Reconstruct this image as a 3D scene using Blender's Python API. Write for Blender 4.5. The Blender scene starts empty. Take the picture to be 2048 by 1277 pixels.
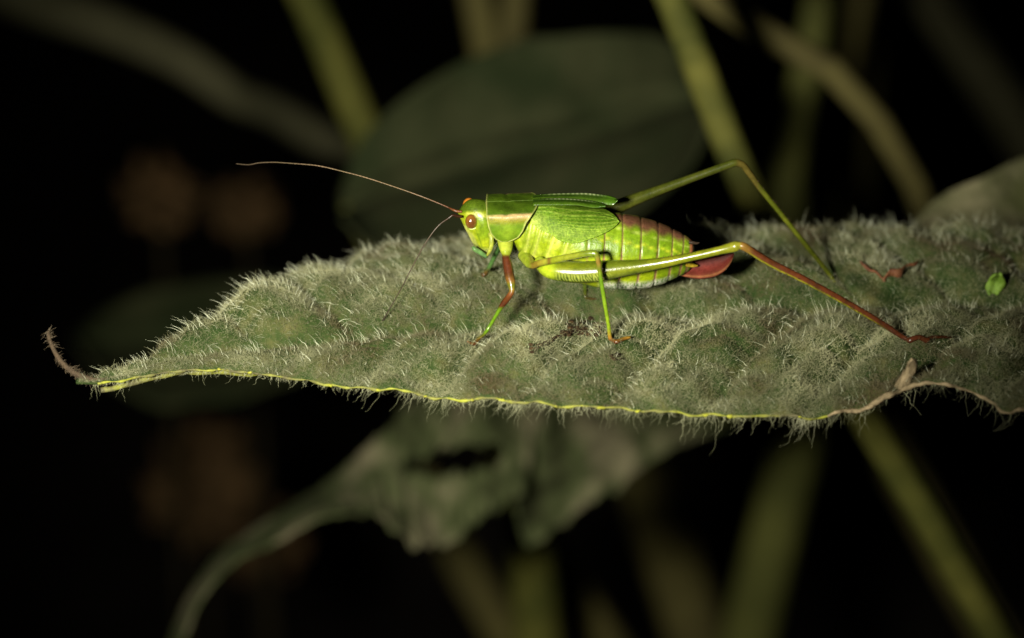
import bpy, math, random
import numpy as np

random.seed(7)
RNG = np.random.default_rng(11)
MM = 0.001
SC = bpy.context.scene
COL = SC.collection

# ------------------------------------------------------------------ camera
PITCH = math.radians(22.0)
DIST = 300.0                                   # mm from camera to the middle of the leaf
LENS = 36.0 * DIST / 96.3
K = 36.0 / 2048.0 / LENS                       # tangent per photo pixel
cs, sn = math.cos(PITCH), math.sin(PITCH)
FWD = np.array([0.0, cs, -sn]); UP = np.array([0.0, sn, cs]); RIGHT = np.array([1.0, 0, 0])
CAM = -FWD * DIST
cam_d = bpy.data.cameras.new('camera')
cam = bpy.data.objects.new('camera', cam_d); COL.objects.link(cam)
cam.location = CAM * MM
cam.rotation_euler = (math.radians(90) - PITCH, 0, 0)
cam_d.lens = LENS; cam_d.sensor_width = 36.0
cam_d.clip_start = 0.005; cam_d.clip_end = 100.0
cam_d.dof.use_dof = True
cam_d.dof.focus_distance = 0.2955
cam_d.dof.aperture_fstop = 17.0
SC.camera = cam

# ------------------------------------------------------------------ world, flash, exposure
w = bpy.data.worlds.new('World'); SC.world = w; w.use_nodes = True
nt = w.node_tree
sky = nt.nodes.new('ShaderNodeTexSky'); sky.sky_type = 'NISHITA'; sky.sun_disc = False
sky.sun_elevation = math.radians(-4); sky.sun_rotation = math.radians(200)
nt.links.new(sky.outputs[0], nt.nodes['Background'].inputs[0])
nt.nodes['Background'].inputs[1].default_value = 0.001

FLASH_POS = np.array([-42.0, -150.0, 62.0])    # the photographer's flash, beside the lens
FLASH_AIM = np.array([-12.0, 0.0, 3.5])
fl = bpy.data.lights.new('flash', 'SPOT')
fl.energy = 3.9; fl.color = (1.0, 0.94, 0.80)
fl.spot_size = math.radians(46); fl.spot_blend = 1.0; fl.shadow_soft_size = 0.010
flo = bpy.data.objects.new('flash', fl); COL.objects.link(flo)
flo.location = FLASH_POS * MM
from mathutils import Vector
flo.rotation_euler = Vector(FLASH_AIM - FLASH_POS).to_track_quat('-Z', 'Y').to_euler()

SC.view_settings.view_transform = 'Standard'; SC.view_settings.look = 'None'
SC.view_settings.exposure = 0.0; SC.view_settings.gamma = 1.0
SC.view_settings.use_curve_mapping = False
SC.render.engine = 'CYCLES'
SC.cycles.use_denoising = True
SC.cycles.max_bounces = 6; SC.cycles.transparent_max_bounces = 6

# ------------------------------------------------------------------ pixel <-> space
def ray(u, v):
    u = np.asarray(u, float)[..., None]; v = np.asarray(v, float)[..., None]
    return FWD + RIGHT * (u - 1024.0) * K + UP * (638.5 - v) * K
def Py(u, v, y):                               # where the sight line crosses the upright plane y
    d = ray(u, v); t = (np.asarray(y, float) - CAM[1]) / d[..., 1]
    return CAM + d * t[..., None]
def Pz(u, v, z):                               # where the sight line crosses the level z
    d = ray(u, v); t = (np.asarray(z, float) - CAM[2]) / d[..., 2]
    return CAM + d * t[..., None]
def proj(p):
    r = np.asarray(p, float) - CAM; d = r @ FWD
    return 1024 + (r @ RIGHT) / d / K, 638.5 - (r @ UP) / d / K
def pxmm(p): return ((np.asarray(p, float) - CAM) @ FWD) * K

def pchip(x, xs, ys):
    xs = np.asarray(xs, float); ys = np.asarray(ys, float); x = np.asarray(x, float)
    h = np.diff(xs); dl = np.diff(ys) / h
    m = np.zeros(len(xs)); m[0] = dl[0]; m[-1] = dl[-1]
    for i in range(1, len(xs) - 1):
        if dl[i-1] * dl[i] > 0:
            w1 = 2*h[i] + h[i-1]; w2 = h[i] + 2*h[i-1]
            m[i] = (w1 + w2) / (w1/dl[i-1] + w2/dl[i])
    x = np.clip(x, xs[0], xs[-1])
    k = np.clip(np.searchsorted(xs, x) - 1, 0, len(xs) - 2)
    t = (x - xs[k]) / h[k]
    return ((2*t**3-3*t**2+1)*ys[k] + (t**3-2*t**2+t)*h[k]*m[k] + (-2*t**3+3*t**2)*ys[k+1] + (t**3-t**2)*h[k]*m[k+1])

def catmull(P, n, extra=None):
    """resample a polyline smoothly; P (m,k) may carry radii as further columns"""
    P = np.asarray(P, float); m = len(P)
    d = np.concatenate([[0], np.cumsum(np.linalg.norm(np.diff(P[:, :3], axis=0), axis=1))])
    t = np.linspace(0, d[-1], n)
    return np.stack([pchip(t, d, P[:, c]) for c in range(P.shape[1])], 1), t / d[-1]

def fbm(p, scale, seed=0, octs=3):
    """cheap smooth pseudo noise, -1..1, on (n,3) points"""
    r = np.random.default_rng(100 + seed); out = np.zeros(len(p)); a = 1.0; tot = 0
    for o in range(octs):
        for _ in range(5):
            k = r.normal(size=3); k /= np.linalg.norm(k)
            out += a * np.sin((p @ k) * 6.283 * scale * (0.6 + 0.8*r.random()) + r.random()*6.283) / 2.2
        tot += a; a *= 0.55; scale *= 2.1
    return out / tot

# ------------------------------------------------------------------ objects
def tag(o, label=None, cat=None, group=None, kind=None):
    if label: o['label'] = label
    if cat: o['category'] = cat
    if group: o['group'] = group
    if kind: o['kind'] = kind
    return o
def empty(name, loc):
    o = bpy.data.objects.new(name, None); COL.objects.link(o)
    o.location = Vector(np.asarray(loc, float) * MM); o.empty_display_size = 0.002
    return o
def mesh(name, V, F, mat, parent=None, C=None, smooth=True):
    V = np.asarray(V, float) * MM
    off = np.zeros(3)
    if parent is not None:
        p = parent
        while p is not None:
            off = off + np.array(p.location); p = p.parent
    me = bpy.data.meshes.new(name)
    me.from_pydata((V - off).tolist(), [], [list(f) for f in F])
    if smooth: me.polygons.foreach_set('use_smooth', np.ones(len(me.polygons), bool))
    if C is not None:
        ca = me.color_attributes.new('Col', 'FLOAT_COLOR', 'POINT')
        C = np.asarray(C, float); C4 = np.concatenate([C[:, :3], np.ones((len(C), 1))], 1)
        ca.data.foreach_set('color', C4.ravel())
    me.materials.append(mat)
    me.update()
    o = bpy.data.objects.new(name, me); COL.objects.link(o)
    if parent is not None: o.parent = parent
    return o
def grid_faces(n, m, wrap=False, off=0):
    F = []
    mm = m if wrap else m - 1
    for i in range(n - 1):
        for j in range(mm):
            j2 = (j + 1) % m
            F.append((off+i*m+j, off+i*m+j2, off+(i+1)*m+j2, off+(i+1)*m+j))
    return F
def tube_geo(P, R, ns=14, ref=(0.0, -0.45, 0.9), flat=1.0):
    P = np.asarray(P, float); R = np.asarray(R, float); n = len(P)
    T = np.gradient(P, axis=0); T /= np.linalg.norm(T, axis=1)[:, None] + 1e-12
    ref = np.asarray(ref, float)
    V = np.zeros((n, ns, 3)); ang = np.arange(ns) / ns * 2*math.pi
    for i in range(n):
        s = np.cross(T[i], ref); l = np.linalg.norm(s)
        s = s/l if l > 1e-6 else np.array([1.0, 0, 0])
        u = np.cross(s, T[i])
        V[i] = P[i] + R[i]*(np.cos(ang)[:, None]*u + flat*np.sin(ang)[:, None]*s)
    F = grid_faces(n, ns, True)
    F.append(tuple(range(ns))[::-1]); F.append(tuple((n-1)*ns + j for j in range(ns)))
    return V.reshape(-1, 3), F, ang
def tube(name, pts, mat, parent=None, n=40, ns=14, colf=None, ref=(0.0, -0.45, 0.9), flat=1.0):
    """pts rows (x,y,z,r) in mm; colf(frac, angle)->rgb arrays"""
    Q, fr = catmull(pts, n)
    V, F, ang = tube_geo(Q[:, :3], Q[:, 3], ns, ref, flat)
    C = None
    if colf is not None:
        ff = np.repeat(fr, ns); aa = np.tile(ang, n)
        C = colf(ff, aa, V)
    return mesh(name, V, F, mat, parent, C), Q, fr
def mixc(a, b, t):
    t = np.clip(np.asarray(t, float), 0, 1)[..., None]
    return np.asarray(a, float)*(1-t) + np.asarray(b, float)*t
def stops(x, xs, cols):
    cols = np.asarray(cols, float)
    return np.stack([np.interp(x, xs, cols[:, c]) for c in range(3)], -1)
def ss(x, a, b):
    t = np.clip((np.asarray(x, float)-a)/(b-a), 0, 1); return t*t*(3-2*t)

# ------------------------------------------------------------------ materials
def new_mat(name):
    m = bpy.data.materials.new(name); m.use_nodes = True
    return m, m.node_tree, m.node_tree.nodes['Principled BSDF']
def noise_node(t, scale, detail=4, rough=0.6):
    tc = t.nodes.new('ShaderNodeNewGeometry'); n = t.nodes.new('ShaderNodeTexNoise')
    n.inputs['Scale'].default_value = scale; n.inputs['Detail'].default_value = detail
    n.inputs['Roughness'].default_value = rough
    t.links.new(tc.outputs['Position'], n.inputs['Vector']); return n
def ramp(t, src, stops_):
    r = t.nodes.new('ShaderNodeValToRGB'); e = r.color_ramp.elements
    while len(e) < len(stops_): e.new(0.5)
    for k, (p, c) in enumerate(stops_):
        e[k].position = p; e[k].color = (*c, 1)
    t.links.new(src, r.inputs[0]); return r
def bump(t, b, src, strength, dist):
    n = t.nodes.new('ShaderNodeBump'); n.inputs['Strength'].default_value = strength
    n.inputs['Distance'].default_value = dist
    t.links.new(src, n.inputs['Height']); t.links.new(n.outputs[0], b.inputs['Normal'])
def mat_skin(name, rough=0.34, sss=0.08, coat=0.12, nscale=2500, namt=0.4, bstr=0.3, spec=0.22):
    """insect cuticle: colour from the vertex colours, fine mottling, slight translucency"""
    m, t, b = new_mat(name)
    a = t.nodes.new('ShaderNodeAttribute'); a.attribute_name = 'Col'
    n = noise_node(t, nscale, 5, 0.65)
    r = ramp(t, n.outputs[0], [(0.3, (1-namt,)*3), (0.7, (1+namt*0.45,)*3)])
    mx = t.nodes.new('ShaderNodeMix'); mx.data_type = 'RGBA'; mx.blend_type = 'MULTIPLY'; mx.inputs[0].default_value = 1
    t.links.new(a.outputs['Color'], mx.inputs[6]); t.links.new(r.outputs[0], mx.inputs[7])
    t.links.new(mx.outputs[2], b.inputs['Base Color'])
    n3 = noise_node(t, nscale*0.22, 4, 0.6)
    r3 = ramp(t, n3.outputs[0], [(0.34, (0.72, 0.76, 0.7)), (0.66, (1.22, 1.16, 1.3))])
    m3 = t.nodes.new('ShaderNodeMix'); m3.data_type = 'RGBA'; m3.blend_type = 'MULTIPLY'; m3.inputs[0].default_value = 1
    t.links.new(mx.outputs[2], m3.inputs[6]); t.links.new(r3.outputs[0], m3.inputs[7]); t.links.new(m3.outputs[2], b.inputs['Base Color'])
    b.inputs['Roughness'].default_value = rough
    b.inputs['Specular IOR Level'].default_value = spec
    b.inputs['Subsurface Weight'].default_value = sss
    b.inputs['Subsurface Radius'].default_value = (0.5, 1.0, 0.2)
    b.inputs['Subsurface Scale'].default_value = 0.0006
    b.inputs['Coat Weight'].default_value = coat; b.inputs['Coat Roughness'].default_value = 0.22
    n2 = noise_node(t, nscale*2.2, 3, 0.6)
    bump(t, b, n2.outputs[0], bstr, 0.00012)
    return m
def mat_noise(name, c1, c2, scale, rough=0.7, c3=None, bscale=None, bdist=0.0004, spec=0.4, lo=0.36, hi=0.64):
    m, t, b = new_mat(name)
    n = noise_node(t, scale, 6, 0.62)
    st = [(lo, c1), (hi, c2)] if c3 is None else [(lo, c1), ((lo+hi)/2, c3), (hi, c2)]
    r = ramp(t, n.outputs[0], st)
    t.links.new(r.outputs[0], b.inputs['Base Color'])
    b.inputs['Roughness'].default_value = rough; b.inputs['Specular IOR Level'].default_value = spec
    n2 = noise_node(t, bscale or scale*6, 4, 0.6)
    bump(t, b, n2.outputs[0], 0.5, bdist)
    return m

M = {}
M['skin'] = mat_skin('green_cuticle')
M['shield'] = mat_skin('pronotum_cuticle', rough=0.42, sss=0.05, coat=0.08, nscale=1800, namt=0.3, bstr=0.35)
M['leg'] = mat_skin('leg_cuticle', rough=0.26, sss=0.03, coat=0.4, nscale=3000, namt=0.3, bstr=0.2, spec=0.4)
M['red'] = mat_skin('red_cuticle', rough=0.5, sss=0.1, coat=0.0, nscale=2000, namt=0.3, spec=0.12)
M['wing'] = mat_skin('wing_membrane', rough=0.5, sss=0.05, coat=0.0, nscale=5200, namt=0.4, bstr=0.45, spec=0.15)
M['antenna'] = mat_skin('antenna_cuticle', rough=0.4, sss=0.0, coat=0.2)
def wing_net(m):
    t = m.node_tree; b = t.nodes['Principled BSDF']
    src = b.inputs['Base Color'].links[0].from_socket
    g_ = t.nodes.new('ShaderNodeNewGeometry'); v_ = t.nodes.new('ShaderNodeTexVoronoi'); v_.feature = 'DISTANCE_TO_EDGE'; v_.inputs['Scale'].default_value = 2600
    t.links.new(g_.outputs['Position'], v_.inputs['Vector'])
    r_ = ramp(t, v_.outputs['Distance'], [(0.02, (1.3, 1.22, 1.6)), (0.16, (0.9, 0.92, 0.88))])
    x_ = t.nodes.new('ShaderNodeMix'); x_.data_type = 'RGBA'; x_.blend_type = 'MULTIPLY'; x_.inputs[0].default_value = 1
    t.links.new(src, x_.inputs[6]); t.links.new(r_.outputs[0], x_.inputs[7]); t.links.new(x_.outputs[2], b.inputs['Base Color'])
wing_net(M['wing'])
m, t, b = new_mat('eye'); M['eye'] = m
lw = t.nodes.new('ShaderNodeAttribute'); lw.attribute_name = 'Col'
t.links.new(lw.outputs['Color'], b.inputs['Base Color'])
b.inputs['Roughness'].default_value = 0.2; b.inputs['Specular IOR Level'].default_value = 1.0; b.inputs['Coat Weight'].default_value = 1.0; b.inputs['Coat IOR'].default_value = 1.9; b.inputs['Coat Roughness'].default_value = 0.1

M['blade'] = mat_noise('hairy_blade', (0.013, 0.032, 0.006), (0.085, 0.082, 0.03), 420, 0.9, c3=(0.034, 0.052, 0.014), bscale=3500, bdist=0.0006, spec=0.1, lo=0.3, hi=0.7)
M['margin'] = mat_noise('yellow_margin', (0.08, 0.075, 0.03), (0.26, 0.28, 0.025), 260, 0.7, lo=0.42, hi=0.62)
M['tooth'] = mat_noise('yellow_tooth', (0.22, 0.22, 0.02), (0.34, 0.36, 0.025), 500, 0.6)
M['tip'] = mat_noise('brown_tip', (0.03, 0.02, 0.010), (0.075, 0.05, 0.025), 900, 0.8)
M['dry'] = mat_noise('dry_flap', (0.13, 0.10, 0.05), (0.32, 0.25, 0.14), 700, 0.8)
def mat_hair(name, c1, c2, c3, scale):
    m, t, b = new_mat(name)
    n = noise_node(t, scale, 4, 0.6)
    r = ramp(t, n.outputs[0], [(0.34, c1), (0.5, c2), (0.66, c3)])
    t.links.new(r.outputs[0], b.inputs['Base Color'])
    b.inputs['Roughness'].default_value = 0.45; b.inputs['Specular IOR Level'].default_value = 0.35
    return m
M['felt'] = mat_hair('felt_hair', (0.085, 0.064, 0.028), (0.14, 0.148, 0.074), (0.34, 0.345, 0.19), 95)
M['hair'] = mat_hair('long_hair', (0.36, 0.38, 0.25), (0.48, 0.51, 0.35), (0.62, 0.65, 0.48), 400)
M['fringe'] = mat_hair('fringe_hair', (0.16, 0.17, 0.09), (0.24, 0.25, 0.14), (0.32, 0.33, 0.2), 400)
M['brownhair'] = mat_hair('tip_hair', (0.08, 0.06, 0.035), (0.13, 0.10, 0.06), (0.2, 0.17, 0.11), 400)
M['stem'] = mat_noise('olive_stem', (0.04, 0.046, 0.008), (0.115, 0.112, 0.022), 110, 0.8, spec=0.15)
M['stem2'] = mat_noise('brown_stem', (0.06, 0.052, 0.017), (0.105, 0.093, 0.028), 90, 0.8, spec=0.2)
M['dimstem'] = mat_noise('dull_olive_stem', (0.05, 0.056, 0.012), (0.085, 0.09, 0.02), 90, 0.8, spec=0.2)
M['greystem'] = mat_noise('grey_stalk', (0.036, 0.036, 0.018), (0.07, 0.068, 0.036), 60, 0.9, spec=0.1)
M['bleaf'] = mat_noise('dark_leaf', (0.016, 0.023, 0.008), (0.036, 0.040, 0.017), 90, 0.9, spec=0.1)
M['gleaf'] = mat_noise('grey_leaf', (0.026, 0.03, 0.012), (0.13, 0.12, 0.07), 130, 0.95, c3=(0.05, 0.062, 0.024), spec=0.1)
M['rleaf'] = mat_noise('mottled_grey_leaf', (0.05, 0.055, 0.02), (0.19, 0.175, 0.10), 150, 0.95, c3=(0.10, 0.10, 0.05), spec=0.1, bscale=700, bdist=0.001)
M['bract'] = mat_noise('brown_bract', (0.05, 0.032, 0.014), (0.10, 0.06, 0.025), 120, 0.95, spec=0.1)
M['stalk'] = mat_noise('dark_stalk', (0.02, 0.016, 0.008), (0.035, 0.028, 0.012), 120, 0.95, spec=0.1)
M['soil'] = mat_noise('soil', (0.02, 0.015, 0.01), (0.05, 0.04, 0.03), 30, 0.95, bscale=120, bdist=0.01)
M['crumb'] = mat_noise('dark_crumb', (0.012, 0.008, 0.004), (0.05, 0.03, 0.012), 1800, 0.95, bscale=4000, spec=0.15)
M['rust'] = mat_noise('rusty_debris', (0.07, 0.022, 0.01), (0.18, 0.07, 0.025), 900, 0.6)
M['bit'] = mat_noise('green_bit', (0.12, 0.22, 0.02), (0.2, 0.34, 0.04), 700, 0.5)
M['spine'] = mat_noise('dark_spine', (0.03, 0.015, 0.008), (0.07, 0.035, 0.015), 2000, 0.4)

# ------------------------------------------------------------------ ground
GZ = -420.0
xs = np.linspace(-1, 1, 61); g = np.sign(xs)*np.abs(xs)**3*20000
X, Y = np.meshgrid(g, g, indexing='ij'); pts = np.stack([X.ravel(), Y.ravel(), np.zeros(X.size)], 1)
pts[:, 2] = GZ + 12*fbm(pts, 0.003, 5)*np.exp(-(np.hypot(X, Y).ravel()/3000)**2)
ground = mesh('ground', pts, grid_faces(61, 61), M['soil']); ground['kind'] = 'structure'

# ------------------------------------------------------------------ the hairy leaf
UN = [150, 190, 300, 420, 500, 660, 850, 1000, 1200, 1400, 1600, 1700, 1769, 1802, 1835, 1867, 1900, 1933, 1966, 1990, 1999, 2048, 2150, 2300, 2500, 2650, 2740]
VN = [764, 765, 748, 738, 747, 770, 784, 797, 815, 828, 830, 820, 805, 785, 782, 779, 776, 777, 791, 808, 824, 827, 838, 842, 815, 760, 715]
ZN = [-2, -2, -2, -2, -2, -2, -2, -2, -2.5, -3, -3, -3, -2.5, -2, -1.5, -1.2, -1, -1.2, -1.5, -2, -2, -2, -2, -2, -2, -2, -2]
UM = [150, 190, 400, 700, 1000, 1250, 1600, 2048, 2740]
VM = [762, 758, 706, 682, 650, 628, 616, 606, 690]
ZM = [-2, -2, -1.2, -0.6, -0.4, -0.4, -0.6, -1, -2]
UF = [150, 190, 300, 450, 600, 750, 900, 1100, 1450, 1600, 1800, 2048, 2300, 2500, 2650, 2740]
VF = [761, 754, 716, 640, 574, 530, 508, 494, 496, 486, 488, 500, 520, 560, 620, 670]
ZF = [-2, -2, -2, -2.2, -2.6, -3.0, -3.2, -3, -3, -3, -3, -3, -3, -2.5, -2, -2]
def leaf_xyz(u, t, wear=False):
    """u photo column, t -1 near margin .. 0 midrib .. 1 far margin -> top surface in mm"""
    u = np.asarray(u, float); t = np.asarray(t, float)
    jag = 1.6*np.sin(u*0.11) + 1.2*np.sin(u*0.047+1)
    En = Pz(u, pchip(u, UN, VN) + jag*0.8*(u > 200), pchip(u, UN, ZN))
    Em = Pz(u, pchip(u, UM, VM), pchip(u, UM, ZM))
    Ef = Pz(u, pchip(u, UF, VF) + 2*jag*(u > 200), pchip(u, UF, ZF))
    a = np.abs(t)[..., None]
    E = np.where(t[..., None] < 0, En, Ef)
    p = Em*(1-a) + E*a
    wid = np.abs(E[..., 1] - Em[..., 1]); a = a[..., 0]
    env = np.clip(wid/14.0, 0.0, 1.0)
    dome = np.where(t < 0, 0.9, 3.2)*4*a*(1-a)*env
    wv = p[..., 0] + np.where(t < 0, 0.62, 0.75)*wid*a + np.where(t < 0, 0.0, 4.0)
    cell = np.abs(np.sin(math.pi*wv/9.5))**0.5
    wc = p[..., 1]*0.9 - p[..., 0]*0.25 + 1.4*np.sin(p[..., 0]*0.6)
    cell2 = np.abs(np.sin(math.pi*wc/3.4))**0.6*np.abs(np.sin(math.pi*(wv+0.8*np.sin(wc))/4.75))**0.4
    bul = (2.3*(cell - 0.64) + 0.7*(cell2-0.5))*np.sqrt(np.clip(4*a*(1-a), 0, 1))*env
    sh = p.shape[:-1]
    q = np.stack([p[..., 0].ravel(), p[..., 1].ravel(), np.zeros(p[..., 0].size)], 1)
    nz = (0.6*fbm(q, 0.11, 1, 2) + 0.10*fbm(q, 0.45, 2, 2)).reshape(sh)*env
    groove = -1.0*np.exp(-(wid*a/1.3)**2)*env
    if wear: return np.exp(-(wid*a/1.5)**2)*env + (1.2*(1-cell)**2 + 0.45*(1-cell2)**2)*env
    p = p.copy(); p[..., 2] += dome + bul + nz + groove
    return p
NU, NT = 420, 121
ug = np.concatenate([np.linspace(152, 2060, 340), np.linspace(2066, 2735, 80)]); tg = np.linspace(-1, 1, NT)
UU, TT = np.meshgrid(ug, tg, indexing='ij')
LP = leaf_xyz(UU, TT)
LPu, LPv = proj(LP.reshape(-1, 3)); LPflat = LP.reshape(-1, 3)
def on_leaf(u, v, lift=0.0):
    d = (LPu-u)**2 + (LPv-v)**2
    near = d < d.min() + 9.0
    idx = np.where(near)[0]; k = idx[np.argmin(LPflat[idx, 1])]
    return LPflat[k] + np.array([0, 0, lift])
base_leaf = leaf_xyz(np.array([2735.0]), np.array([0.0]))[0]
plant = empty('hairy_leaf', (base_leaf[0]+34, base_leaf[1]+6, GZ))
tag(plant, 'broad grey-green leaf covered in pale hairs with curled brown tip, carrying the katydid', 'leaf')
# blade: top sheet and underside, joined along the margin
TH = 0.28
LB = LP.copy(); LB[..., 2] -= TH*(1 - 0.7*np.abs(TT)**6)
V = np.concatenate([LPflat, LB.reshape(-1, 3)]); n0 = NU*NT
F = grid_faces(NU, NT) + [f[::-1] for f in grid_faces(NU, NT, off=n0)]
for i in range(NU-1):
    F.append((i*NT, (i+1)*NT, n0+(i+1)*NT, n0+i*NT)); F.append((i*NT+NT-1, n0+i*NT+NT-1, n0+(i+1)*NT+NT-1, (i+1)*NT+NT-1))
for j in range(NT-1):
    F.append((j, n0+j, n0+j+1, j+1)); k = (NU-1)*NT; F.append((k+j, k+j+1, n0+k+j+1, n0+k+j))
F = [f[::-1] for f in F]
blade = mesh('blade', V, F, M['blade'], plant)
# margins
for t_, r0 in ((-1, 0.145), (1, 0.12)):
    uu = np.linspace(195, 1660 if t_ < 0 else 2700, 260)
    p = leaf_xyz(uu, np.full_like(uu, t_)); p[:, 2] -= 0.1
    rr = r0*(0.75 + 0.35*np.sin(uu*0.09)*np.sin(uu*0.023) + 0.25*np.sin(uu*0.21+1))
    Vt, Ft, _ = tube_geo(p, rr, 6); mesh('margin', Vt, Ft, M['margin'], blade)
uu = np.linspace(1655, 2735, 200); p = leaf_xyz(uu, np.full_like(uu, -1.0)); p[:, 2] -= 0.1; p[:, 1] += 0.08*np.sin(uu*0.31)
Vt, Ft, _ = tube_geo(p, 0.15+0.06*np.sin(uu*0.13)*np.sin(uu*0.041)+0.14*np.exp(-((uu-1770)/60)**2), 7); mesh('dry_margin', Vt, Ft, M['dry'], blade)
# gland teeth along the margins
bmV = []; 
def blob_geo(c, r, seed, nu=10, nv=7, rough=0.25, scl=(1, 1, 1)):
    th = np.linspace(0, math.pi, nv); ph = np.arange(nu)/nu*2*math.pi
    T_, P_ = np.meshgrid(th, ph, indexing='ij')
    d = np.stack([np.sin(T_)*np.cos(P_), np.sin(T_)*np.sin(P_), np.cos(T_)], -1).reshape(-1, 3)
    rr = r*(1 + rough*fbm(d, 0.45, seed, 2))
    return np.asarray(c) + d*rr[:, None]*np.asarray(scl), grid_faces(nv, nu, True)
teeth = [(440, -1), (500, -1), (660, -1), (755, -1), (850, -1), (945, -1), (1005, -1), (1112, -1), (1205, -1), (1275, -1), (1410, -1), (1460, -1), (1600, -1),
         (315, 1), (375, 1), (455, 1), (580, 1), (655, 1)]
for k, (u_, t_) in enumerate(teeth):
    c = leaf_xyz(np.array([float(u_)]), np.array([float(t_)]))[0]; c[2] -= 0.05; c[1] += -0.12 if t_ < 0 else 0.12
    Vb, Fb = blob_geo(c, (0.13 if t_ < 0 else 0.14)*(0.8+0.6*random.random()), k, rough=0.5, scl=(1.2+1.6*random.random(), 1, 0.9)); mesh('tooth', Vb, Fb, M['tooth'], blade)
# midrib ridge under the blade, petiole and stem beyond the frame
uu = np.linspace(200, 2735, 120); p = leaf_xyz(uu, np.zeros_like(uu)); p[:, 2] -= 1.15
Vt, Ft, _ = tube_geo(p, np.linspace(0.25, 1.1, 120), 8); mesh('midrib', Vt, Ft, M['margin'], blade)
pet = np.array([[*p[-1], 1.05], [base_leaf[0]+9, base_leaf[1]+1, base_leaf[2]-3, 1.3], [base_leaf[0]+22, base_leaf[1]+4, base_leaf[2]-12, 1.5], [base_leaf[0]+33, base_leaf[1]+6, base_leaf[2]-26, 1.9]])
tube('petiole', pet, M['stem'], plant, 24, 10, ref=(0, 1, 0))
tube('stem', np.array([[base_leaf[0]+38, base_leaf[1]+7, 90, 1.6], [base_leaf[0]+34, base_leaf[1]+6, -30, 2.2], [base_leaf[0]+30, base_leaf[1]+10, -200, 2.6], [base_leaf[0]+34, base_leaf[1]+6, GZ-4, 3.2]]), M['stem'], plant, 40, 12, ref=(0, 1, 0))
# curled brown tip
p0 = leaf_xyz(np.array([185.0]), np.array([0.0]))[0]; yt = p0[1]
tipc = [(225, 762, 4), (190, 761, 9), (160, 752, 10), (137, 738, 9), (116, 715, 8), (104, 692, 7), (97, 672, 6), (96, 662, 4)]
tp = []
for u_, v_, r_ in tipc:
    c = Py(u_, v_, yt); tp.append([*c, 0.6*r_*pxmm(c)])
tipo, tipQ, _ = tube('leaf_tip', np.array(tp), M['tip'], plant, 60, 12, ref=(0, 1, 0))
# dry curled flap on the near margin
c0 = leaf_xyz(np.array([1790.0]), np.array([-0.97]))[0]
fl_pts = []
gs = np.linspace(0, 1, 14); gt = np.linspace(-1, 1, 9)
for s_ in gs:
    uc = 1795 + 34*s_ - 16*max(0, s_-0.6); vc = 787 - 62*s_**0.9
    wpx = 20*(1-s_)**2 + 16 - 5*s_
    for t_ in gt:
        yy = c0[1] - 0.3 + 0.8*(t_**2)*(1-0.3*s_) + 0.3*math.sin(3*s_)
        fl_pts.append(Py(uc + wpx*t_*0.95, vc - wpx*t_*0.3, yy) + np.array([0, 0, 0.12*math.sin(9*t_+7*s_)]))
flap = mesh('dry_flap', fl_pts, grid_faces(14, 9), M['dry'], plant)
sm = flap.modifiers.new('solid', 'SOLIDIFY'); sm.thickness = 0.00025

# ---- hairs
def hairs(name, P0, D, Lh, bend, rad, mat, parent, npt=5, taper=0.25, wig=0.0):
    n = len(P0); s = np.linspace(0, 1, npt)
    P = P0[:, None, :] + D[:, None, :]*Lh[:, None, None]*s[None, :, None] + bend[:, None, :]*(s**2)[None, :, None]*Lh[:, None, None]
    if wig > 0:
        W = RNG.normal(size=(n, npt, 3))*wig; W[:, 0] = 0
        P = P + W*Lh[:, None, None]
    off = np.zeros(3); p = parent
    while p is not None: off = off + np.array(p.location); p = p.parent
    cu = bpy.data.hair_curves.new(name); cu.add_curves([npt]*n)
    cu.position_data.foreach_set('vector', (P*MM - off).astype(np.float32).ravel())
    R = rad[:, None]*(1-(1-taper)*s[None, :])*MM
    at = cu.attributes.get('radius') or cu.attributes.new('radius', 'FLOAT', 'POINT')
    at.data.foreach_set('value', R.astype(np.float32).ravel())
    cu.materials.append(mat)
    o = bpy.data.objects.new(name, cu); COL.objects.link(o); o.parent = parent; o['kind'] = 'stuff'
    return o
def leaf_samples(n, umin=160, umax=2300, tpow=None):
    us = np.linspace(umin, umax, 60); wn = np.abs(leaf_xyz(us, np.full(60, -1.0))[:, 1]-leaf_xyz(us, np.full(60, 1.0))[:, 1])
    cdf = np.cumsum(wn); cdf /= cdf[-1]
    u = np.interp(RNG.random(n), np.concatenate([[0], cdf]), np.concatenate([[umin], us]))
    yn = leaf_xyz(u, np.full(n, -1.0))[:, 1]; ym = leaf_xyz(u, np.zeros(n))[:, 1]; yf = leaf_xyz(u, np.ones(n))[:, 1]
    y = yn + (yf-yn)*RNG.random(n)
    t = np.where(y < ym, -(ym-y)/(ym-yn+1e-6), (y-ym)/(yf-ym+1e-6))
    return u, np.clip(t, -1, 1)
def leaf_frame(u, t):
    p = leaf_xyz(u, t); e = 3.0; et = 0.03
    du = leaf_xyz(u+e, t)-leaf_xyz(u-e, t); dt = leaf_xyz(u, np.clip(t+et, -1, 1))-leaf_xyz(u, np.clip(t-et, -1, 1))
    nrm = np.cross(du, dt); nrm /= np.linalg.norm(nrm, axis=1)[:, None]+1e-9
    nrm *= np.sign(nrm[:, 2:3]+1e-9)
    return p, nrm
def unit(a): return a/(np.linalg.norm(a, axis=1)[:, None]+1e-9)

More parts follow.
